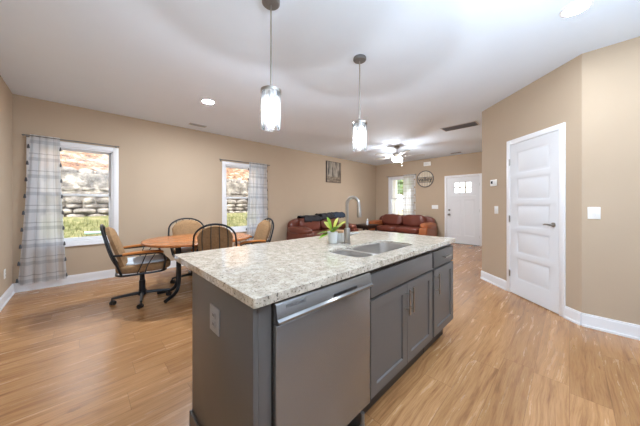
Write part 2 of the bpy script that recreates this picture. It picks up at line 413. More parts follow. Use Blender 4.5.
def base_run(name, p, q, gaps=()):
    """baseboard along p->q; room lies on the left-hand normal given by (dy,-dx)"""
    P, Q = Vector(p), Vector(q); d = (Q-P); L = d.length; a = math.atan2(d.y, d.x)
    mt = Matrix.Translation((P.x, P.y, 0)) @ Matrix.Rotation(a, 4, 'Z')
    b = NB(); s = 0
    for g0, g1 in list(gaps)+[(L, L)]:
        if g0-s > .01:
            box(b, s, g0, -.015, 0, 0, .115, mat=mt); box(b, s, g0, -.010, 0, .115, .13, mat=mt)
            box(b, s, g0, -.024, -.013, 0, .02, mat=mt)
        s = g1
    return struct(name, b, M['trim'], smooth=False)
base_run('baseboard_left', (XN, YL), (XB, YL))
base_run('baseboard_back', (XB, YL), (XB, YA), [(YL-DF[1], YL-DF[0])])
base_run('baseboard_near', (XN, YR), (XN, YL))
L45 = math.hypot(XA-XR, YA-YB); DP0 = L45-.985; DP1 = DP0+.825   # pantry door casing measured from corner A
base_run('baseboard_diagonal', (XA, YA), (XR, YB), [(DP0, DP1)])
base_run('baseboard_right', (XR, YB), (XR, YR)); base_run('baseboard_hall', (XB, YA), (XA, YA)); base_run('baseboard_rear', (XR, YR), (XN, YR))

# windows: local x to the right seen from the room, -Y into the room
def window(name, x, y, z0, w, h, rz, grid=None):
    r = sempty(name, (x, y, z0), rz)
    b = NB()
    cw = .07
    box(b, 0, cw, -.018, 0, 0, h, .003); box(b, w-cw, w, -.018, 0, 0, h, .003); box(b, cw, w-cw, -.018, 0, h-cw, h, .003); box(b, cw, w-cw, -.018, 0, 0, cw, .003)
    box(b, -.0, w+.0, -.028, 0, 0, .022, .003)
    struct('casing', b, M['trim'], r)
    b = NB(); i0 = .062; t0, t1 = .0, .10
    for q in ((i0, i0+.03, i0, h-i0), (w-i0-.03, w-i0, i0, h-i0)): box(b, q[0], q[1], t0, t1, q[2], q[3])
    box(b, i0, w-i0, t0, t1, h-i0-.03, h-i0); box(b, i0, w-i0, t0, t1, i0, i0+.035)
    struct('frame', b, M['vinyl'], r)
    mid = h*.495
    for nm, za, zb, ty in (('lower_sash', i0+.03, mid+.02, .03), ('upper_sash', mid-.02, h-i0-.02, .062)):
        b = NB(); xa, xb = i0+.026, w-i0-.026; s = .035
        box(b, xa, xa+s, ty, ty+.03, za, zb, .002); box(b, xb-s, xb, ty, ty+.03, za, zb, .002)
        box(b, xa, xb, ty, ty+.03, za, za+s, .002); box(b, xa, xb, ty, ty+.03, zb-s, zb, .002)
        so = struct(nm, b, M['vinyl'], r)
        b = NB(); box(b, xa+s-.004, xb-s+.004, ty+.012, ty+.017, za+s-.004, zb-s+.004); struct('pane', b, M['pane'], so, smooth=False)
        if grid:
            b = NB(); gx, gz = grid
            for k in range(1, gx): u = xa+s+(xb-xa-2*s)*k/gx; box(b, u-.009, u+.009, ty+.004, ty+.011, za+s, zb-s)
            for k in range(1, gz): u = za+s+(zb-za-2*s)*k/gz; box(b, xa+s, xb-s, ty+.004, ty+.011, u-.009, u+.009)
            struct('muntin', b, M['vinyl'], so, smooth=False)
    return r
window('window_1', W1[0], YL, W1[2], W1[1]-W1[0], W1[3]-W1[2], 0)
window('window_2', W2[0], YL, W2[2], W2[1]-W2[0], W2[3]-W2[2], 0)
window('window_3', XB, WB[1], WB[2], WB[1]-WB[0], WB[3]-WB[2], -PI/2, (3, 2))
window('added_window', XN, WK[0], WK[2], WK[1]-WK[0], WK[3]-WK[2], PI/2)

# doors
def hinge(bm, z, x, y=-.004): 
    tube(bm, [(x, y, z-.045), (x, y, z+.045)], .006, 8); box(bm, x-.012, x+.012, y, y+.004, z-.042, z+.042)
def casing(r, w, h):
    b = NB(); cw = .062
    for q in ((0, cw, 0, h), (w-cw, w, 0, h), (cw, w-cw, h-cw, h)):
        box(b, q[0], q[1], -.018, 0, q[2], q[3], .004)
    struct('casing', b, M['trim'], r)
# pantry door on the diagonal wall (in front of a shallow jamb)
dg = Vector((-1, -1, 0))/math.sqrt(2)
pd = sempty('door_2', (XA+dg.x*DP0, YA+dg.y*DP0, 0), math.radians(-135))
casing(pd, .825, 2.105)
b = NB(); pw, ph = .70, 2.03
gap = .052; pz = []; z = .20
hh = (ph-.20-.11-4*gap)/5
for k in range(5): pz.append((.105, pw-.105, z, z+hh)); z += hh+gap
panel_slab(b, pw, ph, .012, pz, [(.014, .009), (.03, .009), (.052, .003)], Matrix.Translation((.0625, -.0125, .010)))
slab = struct('slab', b, M['door'], pd)
b = NB()
tube(b, [(.70, -.012, .99), (.70, -.02, .99)], .026, 20); tube(b, [(.70, -.02, .99), (.70, -.062, .99)], .011, 12)
tube(b, spline([(.70, -.06, .99), (.67, -.062, .992), (.64, -.06, .99), (.62, -.055, .986)]), [.011]*7+[.010]*6+[.008]*6, 10)
struct('lever_handle', b, M['nickel'], slab)
for hz in (.27, 1.02, 1.80):
    b = NB(); hinge(b, hz, .058, -.02); struct('hinge', b, M['nickel'], pd)
# front door
fd = sempty('door_1', (XB, DF[1], 0), -PI/2); fw = DF[1]-DF[0]
casing(fd, fw, DF[2])
b = NB(); sw, sh = fw-.124, 2.035
glx0, glx1, glz0, glz1 = .19, sw-.19, 1.53, 1.90
panel_slab(b, sw, sh, .03, [(glx0, glx1, glz0, glz1), (.13, sw/2-.045, .24, 1.34), (sw/2+.045, sw-.13, .24, 1.34)], [(.012, .008), (.03, .008)], Matrix.Translation((.062, .01, .012)))
# cut the lights open: remove the recessed face of the glazed panel
slab = struct('slab', b, M['door'], fd)
bmx = bmesh.new(); bmx.from_mesh(slab.data)
kill = [f for f in bmx.faces if all(glx0+.062-.001 < v.co.x < glx1+.063 and glz0+.012-.001 < v.co.z < glz1+.013 for v in f.verts) and abs(f.calc_center_median().x-(.062+sw/2)) < .05 and f.calc_area() > .02]
kill += [f for f in bmx.faces if f.calc_area() > 1.2]
bmesh.ops.delete(bmx, geom=kill, context='FACES'); bmx.to_mesh(slab.data); bmx.free()
b = NB(); holed(b, .062, .062+sw, .012, .012+sh, [(glx0+.092, glx1+.032, glz0+.042, glz1-.018)], lambda a, c, z, y: box(b, a, c, .03, .045, z, y)); struct('core', b, M['door'], slab, smooth=False)
b = NB(); box(b, glx0+.085, glx1+.04, .022, .027, glz0+.03, glz1-.005); struct('pane', b, M['pane'], slab, smooth=False)
b = NB()
for k in (1, 2): u = glx0+.092+(glx1-glx0-.06)*k/3; box(b, u-.014, u+.014, .006, .022, glz0+.04, glz1-.016)
u = (glz0+glz1)/2+.012; box(b, glx0+.09, glx1+.034, .006, .022, u-.014, u+.014); struct('muntin', b, M['came'], slab, smooth=False)
b = NB(); box(b, .062+.1, .062+sw-.1, -.008, .012, 1.45, 1.475, .004); struct('shelf_moulding', b, M['door'], slab)
b = NB(); tube(b, [(.135, .01, 1.03), (.135, -.012, 1.03)], .03, 20); tube(b, [(.135, -.012, 1.03), (.135, -.02, 1.03)], .012, 12); struct('deadbolt', b, M['dnickel'], slab)
b = NB(); tube(b, [(.135, .01, .89), (.135, -.008, .89)], .032, 20); tube(b, [(.135, -.008, .89), (.135, -.045, .89)], .011, 12); soft(b, (.135, -.06, .89), (.06, .045, .06), 2.2); struct('knob', b, M['dnickel'], slab)
for hz in (.25, 1.02, 1.80):
    b = NB(); hinge(b, hz, .062+sw+.004, .004); struct('hinge', b, M['dnickel'], fd)
b = NB(); box(b, .062, .062+sw, -.01, .10, 0, .012); struct('threshold', b, M['dnickel'], fd, smooth=False)

# ------------------------------------------------------------------ outside, seen through the windows
def gz(y):
    return -.15 + max(0, min(1, (y-5.9)/2.7))*1.06
b = NB(); xs = [-7+.5*i for i in range(37)]; ys = [YL+T+.02+.25*i for i in range(14)]
grid = [[b.verts.new((x, y, gz(y)+.04*noise.noise(Vector((x*1.3, y*1.3, 0))))) for x in xs] for y in ys]
for r0, r1 in zip(grid, grid[1:]):
    for i in range(len(xs)-1): b.faces.new((r0[i], r0[i+1], r1[i+1], r1[i]))
o = struct('ground_lawn', b, M['grassg']); o['kind'] = 'structure'
# blades
me = bpy.data.meshes.new('grass'); vs, fs = [], []
for _ in range(5200):
    x = random.uniform(-2.2, 6.0); y = random.uniform(6.2, 8.3); z = gz(y); a = random.uniform(0, PI); hgt = random.uniform(.05, .14); w = .012
    n0 = len(vs); lx = random.uniform(-.05, .05); ly = random.uniform(-.05, .05)
    vs += [(x-w*math.cos(a), y-w*math.sin(a), z-.03), (x+w*math.cos(a), y+w*math.sin(a), z-.03), (x+lx, y+ly, z+hgt)]; fs.append((n0, n0+1, n0+2))
me.from_pydata(vs, [], fs); me.materials.append(M['blade_grass']); o = bpy.data.objects.new('grass', me); C.objects.link(o)
tag(o, 'green and straw lawn grass sloping up to the stone wall outside', 'grass'); o['kind'] = 'stuff'
# stacked stone wall
b = NB(); z = .80; r = 0
while z < 2.02:
    hgt = random.uniform(.12, .19); x = -4.5+random.uniform(0, .3)
    while x < 8.2:
        w = random.uniform(.2, .58); yy = 8.60+.05*r+random.uniform(-.05, .05); hh = hgt*random.uniform(.86, 1.06)
        soft(b, (x+w/2, yy+.2, z+hgt/2), (w*.97, .42, hh*.97), 3.6, 4, .028, seed=random.random()*50,
             mat=Matrix.Translation((x+w/2, yy, z)) @ Matrix.Rotation(random.uniform(-.05, .05), 4, 'Y') @ Matrix.Translation((-x-w/2, -yy, -z)))
        x += w
    z += hgt*.97; r += 1
box(b, -4.6, 8.4, 8.86, 9.3, .7, 2.03)
o = tag(obj('retaining_wall', b, M['stone']), 'dry-stacked grey stone retaining wall behind the lawn outside', 'wall'); origin(o, (2, 8.8, .8))
b = NB(); xs = [-8+.4*i for i in range(50)]; ys = [9.25+.35*i for i in range(18)]
grid = [[b.verts.new((x, y, 2.0+(y-9.2)*.62+.16*noise.noise(Vector((x*.9, y*.9, 3)))+.07*noise.noise(Vector((x*4, y*4, 1))))) for x in xs] for y in ys]
for r0, r1 in zip(grid, grid[1:]):
    for i in range(len(xs)-1): b.faces.new((r0[i], r0[i+1], r1[i+1], r1[i]))
struct('ground_bank', b, M['bank'])
b = NB(); tube(b, [(.02, 7.5, gz(7.5)+.10), (.42, 7.35, gz(7.35)+.16)], .035, 10)
o = tag(obj('drain_pipe', b, M['pvc']), 'pale green plastic pipe lying on the grass outside the near window', 'pipe'); origin(o, (.2, 7.45, .5))
# front yard
b = NB(); box(b, XB+T+.02, 60, -40, 60, -.3, -.2); struct('ground_yard', b, M['drive'], smooth=False)
def tree(x, y, h, rad, label):
    t = thing('yard_tree', label, 'tree', (x, y, -.2), 0, None)
    b = NB(); tube(b, spline([(0, 0, 0), (.05, .03, h*.3), (-.03, .05, h*.55), (0, 0, h*.8)]), [.16-.006*i for i in range(19)], 8); obj('trunk', b, M['bark'], t)
    b = NB()
    for k in range(26):
        a = random.uniform(0, 2*PI); q = random.uniform(0, rad); zz = h*.75+random.uniform(-.45, .45)*h*.55
        soft(b, (q*math.cos(a), q*math.sin(a), zz), (rad*.8, rad*.8, rad*.6), 2, 4, .25, seed=k)
    obj('crown', b, M['foliage'], t)
tree(17.5, 9.6, 4.6, 1.2, 'small leafy tree outside the back window, nearer the house')
tree(24, 11.2, 7.0, 2.0, 'tall leafy tree farther out beyond the back window')
b = NB(); box(b, XB+T+.01, 10.2, .8, 5.9, 2.56, 2.72); struct('added_porch_roof', b, M['siding'], smooth=False)  # added porch roof, shades the sky behind the front door panes
b = NB(); box(b, -.09, .09, -.09, .09, 0, 2.7, .006); box(b, -.12, .12, -.12, .12, 0, .16, .006); box(b, -.12, .12, -.12, .12, 2.58, 2.7, .006)
o = tag(obj('porch_column', b, M['siding']), 'square white porch column outside the back window', 'column'); o.location = (9.9, 5.42, -.2)

# ------------------------------------------------------------------ island
IX0, IX1, IY0, IY1, CT, CB = .412, 2.50, .742, 1.755, .905, .870
FY = .760      # door fronts
EX = .425      # outer face of end panel
BKY = 1.43
# countertop with a sink cut-out
SK = (1.170, 1.905, .856, 1.168)
b = NB()
outer = rrect(IX0, IX1, IY0, IY1, .012, 3); inner = rrect(SK[0], SK[1], SK[2], SK[3], .085, 6)
t = bmesh.new()
def loop(pts, z):
    v = [t.verts.new((x, y, z)) for x, y in pts]; return v, [t.edges.new((v[i], v[(i+1) % len(v)])) for i in range(len(v))]
ov, oe = loop(outer, CT); iv, ie = loop(inner, CT)
bmesh.ops.triangle_fill(t, edges=oe+ie, use_beauty=True)
ret = bmesh.ops.extrude_face_region(t, geom=list(t.faces)); bmesh.ops.translate(t, vec=(0, 0, -(CT-CB)), verts=[g for g in ret['geom'] if isinstance(g, bmesh.types.BMVert)])
bmesh.ops.recalc_face_normals(t, faces=t.faces); absorb(b, t)
o = obj('countertop', b, M['granite'], bevel=.004); origin(o, ((IX0+IX1)/2, (IY0+IY1)/2, CB))
tag(o, 'speckled cream granite countertop on the grey kitchen island', 'countertop')
# end panel and carcass
t = thing('island_end_panel', 'grey painted end panel of the island below the granite, with an outlet', 'panel', (EX, 1.1, 0))
b = NB(); box(b, EX, EX+.02, FY+.012, BKY+.005, 0, CB, .001); obj('side_panel', b, M['grey'], t, world=True)
b = NB(); box(b, EX+.0205, EX+.075, FY+.012, FY+.032, 0, CB, .001); obj('filler_strip', b, M['grey'], t, world=True)
b = NB(); box(b, EX-.012, EX-.0005, FY+.2, BKY+.005, 0, .10, .003); box(b, EX-.012, EX+.03, BKY+.0055, BKY+.0175, 0, .10, .003); obj('base_moulding', b, M['grey'], t, world=True)
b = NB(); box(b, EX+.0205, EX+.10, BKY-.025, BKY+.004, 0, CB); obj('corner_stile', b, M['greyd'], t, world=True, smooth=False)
t = thing('island_back_panel', 'grey back panel of the island under the seating overhang', 'panel', (1.5, BKY, 0))
b = NB(); box(b, EX+.102, 2.47, BKY-.02, BKY+.004, .0, CB, .001); obj('back_board', b, M['grey'], t, world=True)
# dishwasher
dx0, dx1 = .505, 1.108
t = thing('dishwasher', 'stainless steel dishwasher built into the front of the grey island', 'dishwasher', ((dx0+dx1)/2, 1.05, 0))
b = NB(); box(b, dx0+.004, dx1-.004, FY+.035, FY+.60, .10, CB-.014); obj('tub', b, M['black'], t, world=True, smooth=False)
b = NB(); box(b, dx0, dx1, FY-.012, FY+.03, .155, .778, .006, 3); obj('door', b, M['steel'], t, world=True)
b = NB()   # control strip: sloped top, lip that overhangs the door, pocket handle
pr = [(FY+.03, .782), (FY-.016, .782), (FY-.028, .788), (FY-.029, .796), (FY-.019, .803), (FY-.011, .852), (FY-.006, .857), (FY+.03, .857)]
tt = bmesh.new(); A = [tt.verts.new((dx0, y, z)) for y, z in pr]; B = [tt.verts.new((dx1, y, z)) for y, z in pr]
tt.faces.new(A); tt.faces.new(B[::-1])
for i in range(len(pr)): tt.faces.new((A[i], B[i], B[(i+1) % len(pr)], A[(i+1) % len(pr)]))
bmesh.ops.recalc_face_normals(tt, faces=tt.faces); absorb(b, tt); cp = obj('control_panel', b, M['steel'], t, world=True)
b = NB(); mt = Matrix.Translation((.895, FY-.0182, .812)) @ Matrix.Rotation(math.radians(-9.3), 4, 'X'); box(b, -.085, .085, -.0015, .0015, -.0065, .0065, .001, mat=mt); obj('pocket_slot', b, M['black'], t, world=True)
b = text_bm('FRIGIDAIRE', .020, .0006); bmesh.ops.transform(b, matrix=Matrix.Translation((.60, FY-.0139, .838)) @ Matrix.Rotation(math.radians(-9.3), 4, 'X'), verts=b.verts)
obj('brand_lettering', b, M['ledge'], t, world=True, smooth=False)
b = NB(); box(b, dx0+.01, dx1-.01, FY+.05, FY+.07, .0, .135); obj('kick_plate', b, M['black'], t, world=True, smooth=False)
b = NB(); tube(b, [(dx1-.03, FY+.02, 0), (dx1-.03, FY+.02, .10)], .012, 10); tube(b, [(dx1-.03, FY+.02, 0), (dx1-.03, FY+.02, .02)], .02, 10); obj('levelling_foot', b, M['dnickel'], t, world=True)
# cabinets
def bar_pull(bm, p, q, out=.032):
    P, Q = Vector(p), Vector(q); d = (Q-P).normalized(); o_ = Vector((0, -out, 0))
    tube(bm, [P+o_, Q+o_], .0055, 10)
    for a in (P+d*.03, Q-d*.03): tube(bm, [a, a+o_], .0045, 8)
def shaker(x0, x1, z0, z1, rail=.058):
    b = NB(); panel_slab(b, x1-x0, z1-z0, .020, [(rail, x1-x0-rail, rail, z1-z0-rail)], [(.004, .010)], Matrix.Translation((x0, FY, z0))); return b
def flatfront(x0, x1, z0, z1):
    b = NB(); box(b, x0, x1, FY, FY+.02, z0, z1, .002); return b
t = thing('sink_base_cabinet', 'grey shaker sink cabinet with two doors under the sink', 'cabinet', (1.56, 1.05, 0))
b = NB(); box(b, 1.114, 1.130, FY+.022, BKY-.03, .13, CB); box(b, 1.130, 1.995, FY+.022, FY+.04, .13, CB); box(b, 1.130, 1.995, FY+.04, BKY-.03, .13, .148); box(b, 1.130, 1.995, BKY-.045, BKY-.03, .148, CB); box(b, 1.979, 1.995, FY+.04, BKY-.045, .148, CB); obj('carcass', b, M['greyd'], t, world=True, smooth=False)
obj('false_front', flatfront(1.130, 1.985, .707, .838), M['grey'], t, world=True)
d1 = obj('door', shaker(1.130, 1.556, .152, .690), M['grey'], t, world=True); d2 = obj('door', shaker(1.560, 1.985, .152, .690), M['grey'], t, world=True)
def pull(par, root, p, q):
    b = NB(); bar_pull(b, p, q); bmesh.ops.transform(b, matrix=Matrix.Translation(-root.location), verts=b.verts)
    o = obj('handle', b, M['nickel'], par); return o
pull(d1, t, (1.532, FY, .50), (1.532, FY, .665)); pull(d2, t, (1.588, FY, .50), (1.588, FY, .665))
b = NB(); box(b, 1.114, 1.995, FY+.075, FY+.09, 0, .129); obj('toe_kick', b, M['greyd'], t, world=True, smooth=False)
t = thing('drawer_base_cabinet', 'narrow grey shaker cabinet with one drawer over one door at the island end', 'cabinet', (2.24, 1.05, 0))
b = NB(); box(b, 2.0, 2.478, FY+.022, BKY-.03, .13, CB); obj('carcass', b, M['grey'], t, world=True, smooth=False)
dr = obj('drawer', flatfront(2.022, 2.478, .707, .838), M['grey'], t, world=True); dd = obj('door', shaker(2.022, 2.478, .152, .690), M['grey'], t, world=True)
pull(dr, t, (2.185, FY, .775), (2.335, FY, .775)); pull(dd, t, (2.052, FY, .50), (2.052, FY, .665))
b = NB(); box(b, 2.0, 2.43, FY+.075, FY+.09, 0, .129); box(b, 2.415, 2.43, FY+.09, BKY-.04, 0, .129); obj('toe_kick', b, M['greyd'], t, world=True, smooth=False)
# kitchen run behind the camera: the steel reflects it
proto = None
for k, lb in enumerate(('nearest the side wall', 'second from the side wall', 'third from the side wall', 'fourth from the side wall', 'nearest the right wall')):
    if k == 0:
        t = proto = thing('base_cabinet', 'grey base cabinet behind the camera, '+lb, 'cabinet', (-.27, YR, 0), PI, 'base cabinets behind the camera')
        b = NB(); box(b, -.425, .425, -.58, -.01, .11, CB, .001); box(b, -.425, .425, -.53, -.02, 0, .1105); obj('carcass', b, M['grey'], t, smooth=False)
        for x0 in (-.415, .005):
            b = NB(); panel_slab(b, .41, .60, .02, [(.058, .352, .058, .542)], [(.004, .01)], Matrix.Translation((x0, -.601, .13))); obj('door', b, M['grey'], t)
            b = NB(); box(b, x0, x0+.41, -.601, -.581, .74, .855, .002); obj('drawer', b, M['grey'], t)
    else: t = copy_tree(proto)
    t.location.x = -.27+.85*k; t['label'] = 'grey base cabinet behind the camera, '+lb
b = NB(); box(b, XN+.005, XR-.005, YR+.003, YR+.64, CB+.001, CT, .003)
o = tag(obj('countertop', b, M['granite']), 'granite countertop on the base cabinets behind the camera', 'countertop'); origin(o, (1.4, YR+.3, CB))
# outlet plate helper (local -Y outward)
def outlet(loc, rz, label, mat, gang=1):
    t = thing('wall_outlet', label, 'outlet', loc, rz)
    b = NB(); box(b, -.036*gang**.7, .036*gang**.7, -.006, 0, -.058, .058, .002); obj('cover_plate', b, mat, t)
    for s in (-1, 1):
        b = NB(); box(b, -.017, .017, -.009, -.0055, s*.02-.014, s*.02+.014, .003); so = obj('socket', b, mat, t)
        b = NB(); box(b, -.008, -.005, -.0098, -.0085, s*.02-.004, s*.02+.007); box(b, .005, .008, -.0098, -.0085, s*.02-.004, s*.02+.007); obj('slot', b, M['black'], so, smooth=False)
M['greyplate'] = simple('grey_outlet_plate', S(150, 150, 152), .4, var=.02)
outlet((EX, 1.113, .707), -PI/2, 'grey electrical outlet on the end panel of the island', M['greyplate'], 1.7)
outlet((XN, 4.87, .36), PI/2, 'white electrical outlet low on the wall left of the plaid curtain', M['plate'])
# sink
t = thing('kitchen_sink', 'double bowl undermount stainless sink in the granite island', 'sink', (1.545, 1.01, .70))
def bowl(x0, x1, y0, y1, depth):
    b = NB(); tt = bmesh.new(); rings = []
    for ins, z, r in ((.0, CT-.016, .083), (.005, CT-.016, .08), (.008, CB-.03, .078), (.014, CT-depth+.03, .07), (.04, CT-depth, .05)):
        rings.append([tt.verts.new((x, y, z)) for x, y in rrect(x0+ins, x1-ins, y0+ins, y1-ins, r, 6)])
    for A, B in zip(rings, rings[1:]):
        for k in range(len(A)): tt.faces.new((A[k], A[(k+1) % len(A)], B[(k+1) % len(B)], B[k]))
    tt.faces.new(rings[-1]); bmesh.ops.recalc_face_normals(tt, faces=tt.faces); absorb(b, tt)
    o = obj('bowl', b, M['sinksteel'], t, world=True)
    b = NB(); lathe(b, [(.042, 0), (.042, .004), (.03, .004), (.026, -.004), (.0, -.004)], 20, Matrix.Translation(((x0+x1)/2, (y0+y1)/2+.03, CT-depth+.001)))
    obj('drain', b, M['dnickel'], t, world=True)
bowl(SK[0]+.0015, 1.388, SK[2]+.0015, SK[3]-.0015, .16); bowl(1.412, SK[1]-.0015, SK[2]+.0015, SK[3]-.0015, .19)
b = NB(); prism(b, [(1.37, SK[2]+.002), (1.43, SK[2]+.002), (1.413, SK[2]+.08), (1.413, SK[3]-.08), (1.43, SK[3]-.002), (1.37, SK[3]-.002), (1.387, SK[3]-.08), (1.387, SK[2]+.08)], CT-.06, CT-.017); obj('divider', b, M['sinksteel'], t, world=True)
# faucet
fx, fy = 1.512, 1.243
t = thing('kitchen_faucet', 'tall brushed nickel gooseneck faucet behind the island sink', 'faucet', (fx, fy, CT))
b = NB(); lathe(b, [(.030, 0), (.030, .006), (.0255, .010), (.0255, .115), (.022, .125), (.016, .128)], 24); obj('body', b, M['nickel'], t)
arc = [(0, 0, .125), (0, 0, .27)]+[(0, -.058+.058*math.cos(a), .315+.058*math.sin(a)) for a in [PI*k/10 for k in range(0, 10)]]+[(0, -.117, .30)]
b = NB(); tube(b, spline(arc, 4), .0125, 14); obj('spout', b, M['nickel'], t)
b = NB(); tube(b, [(0, -.117, .305), (0, -.118, .285), (0, -.121, .235), (0, -.122, .218)], [.0135, .0155, .019, .017], 16); sp = obj('spray_head', b, M['nickel'], t)
b = NB(); tube(b, [(.02, 0, .075), (.05, -.01, .078)], .013, 12); tube(b, [(.05, -.01, .078), (.085, -.025, .082), (.105, -.035, .085)], [.009, .007, .006], 10); obj('lever', b, M['nickel'], t)

# plant and canister
px, py = 1.452, 1.345
t = thing('potted_plant', 'small leafy plant in a white pot beside the faucet', 'plant', (px, py, CT))
b = NB(); lathe(b, [(.030, 0), (.036, .004), (.042, .088), (.044, .094), (.038, .094), (.036, .080), (.0, .078)], 24); obj('pot', b, M['ceramic'], t)
def leaf(bm, base, tip, w, droop=.02):
    A, B = Vector(base), Vector(tip); d = B-A; side = d.cross(Vector((0, 0, 1))).normalized(); tt = bmesh.new(); L, R, Mi = [], [], []
    for k in range(7):
        s = k/6; p = A+d*s+Vector((0, 0, droop*4*s*(1-s))); ww = w*math.sin(PI*min(1, .04+s*.96))**.8
        Mi.append(tt.verts.new(p-Vector((0, 0, ww*.25)))); L.append(tt.verts.new(p+side*ww)); R.append(tt.verts.new(p-side*ww))
    for k in range(6):
        tt.faces.new((L[k], Mi[k], Mi[k+1], L[k+1])); tt.faces.new((Mi[k], R[k], R[k+1], Mi[k+1]))
    absorb(bm, tt)
tips = [(-.085, .03, .075, .026), (-.075, -.03, .055, .03), (-.03, .02, .165, .02), (.03, .02, .16, .018), (.065, -.01, .155, .02), (.085, .03, .145, .02), (.03, -.05, .12, .024), (-.045, .045, .14, .024), (-.02, -.05, .10, .024), (.055, .05, .12, .02)]
for k, (x, y, z, w) in enumerate(tips):
    # x is along the picture's right, y away
    x *= 1.5; y *= 1.3; z = .085+(z-.085)*1.6; w *= 1.35
    X = x*.717+y*.697; Y = -x*.697+y*.717
    b = NB(); leaf(b, (X*.2, Y*.2, .088+.2*(z-.085)), (X, Y, z), w, .016)
    tube(b, [(0, 0, .078), (X*.12, Y*.12, .085+.1*(z-.085)), (X*.22, Y*.22, .088+.2*(z-.085)+.004)], .002, 6)
    lo = obj('leaf', b, M['leafy'] if k in (3, 4, 5, 7) else M['leaf'], t)
    if k in (3, 4, 5, 7): lo['label'] = 'yellow-green leaf'
t = thing('canister', 'small white canister with a pale wooden lid between the plant and the faucet', 'canister', (1.535, 1.345, CT))
b = NB(); lathe(b, [(.033, 0), (.036, .004), (.036, .078), (.034, .082)], 24); obj('jar', b, M['ceramic'], t)
b = NB(); lathe(b, [(.038, .082), (.040, .085), (.040, .096), (.037, .1)], 24); obj('lid', b, M['lidwood'], t)

# ------------------------------------------------------------------ dining set
TX, TY = 1.2, 3.68
t = thing('dining_table', 'oval oak-topped dining table on black legs among four rolling chairs', 'table', (TX, TY, 0))
def oval(a, bb, n=48, e=2.3): return [(a*abs(math.cos(q))**(2/e)*(1 if math.cos(q) > 0 else -1), bb*abs(math.sin(q))**(2/e)*(1 if math.sin(q) > 0 else -1)) for q in [2*PI*k/n for k in range(n)]]
b = NB(); prism(b, oval(.69, .57), .714, .742); obj('tabletop', b, M['table'], t, bevel=.006)
b = NB(); box(b, -.42, .42, -.05, .05, .68, .713, .004); box(b, -.36, -.24, -.3, .3, .690, .7135, .004); box(b, .24, .36, -.3, .3, .690, .7135, .004); obj('under_frame', b, M['bmetal'], t)
for s in (-1, 1):
    for q in (-1, 1):
        b = NB(); xp, xf = (-.28, -.48) if s < 0 else (.2, .2); tube(b, spline([(xp, q*.035, .69), (xp, q*.035, .35), (xp-(xp-xf)*.05, q*.045, .16), (xp-(xp-xf)*.3, q*.09, .065), (xp-(xp-xf)*.85, q*(.18 if s < 0 else .125), .03), (xf, q*(.205 if s < 0 else .14), .022)]), .022, 10); obj('leg', b, M['bmetal'], t)

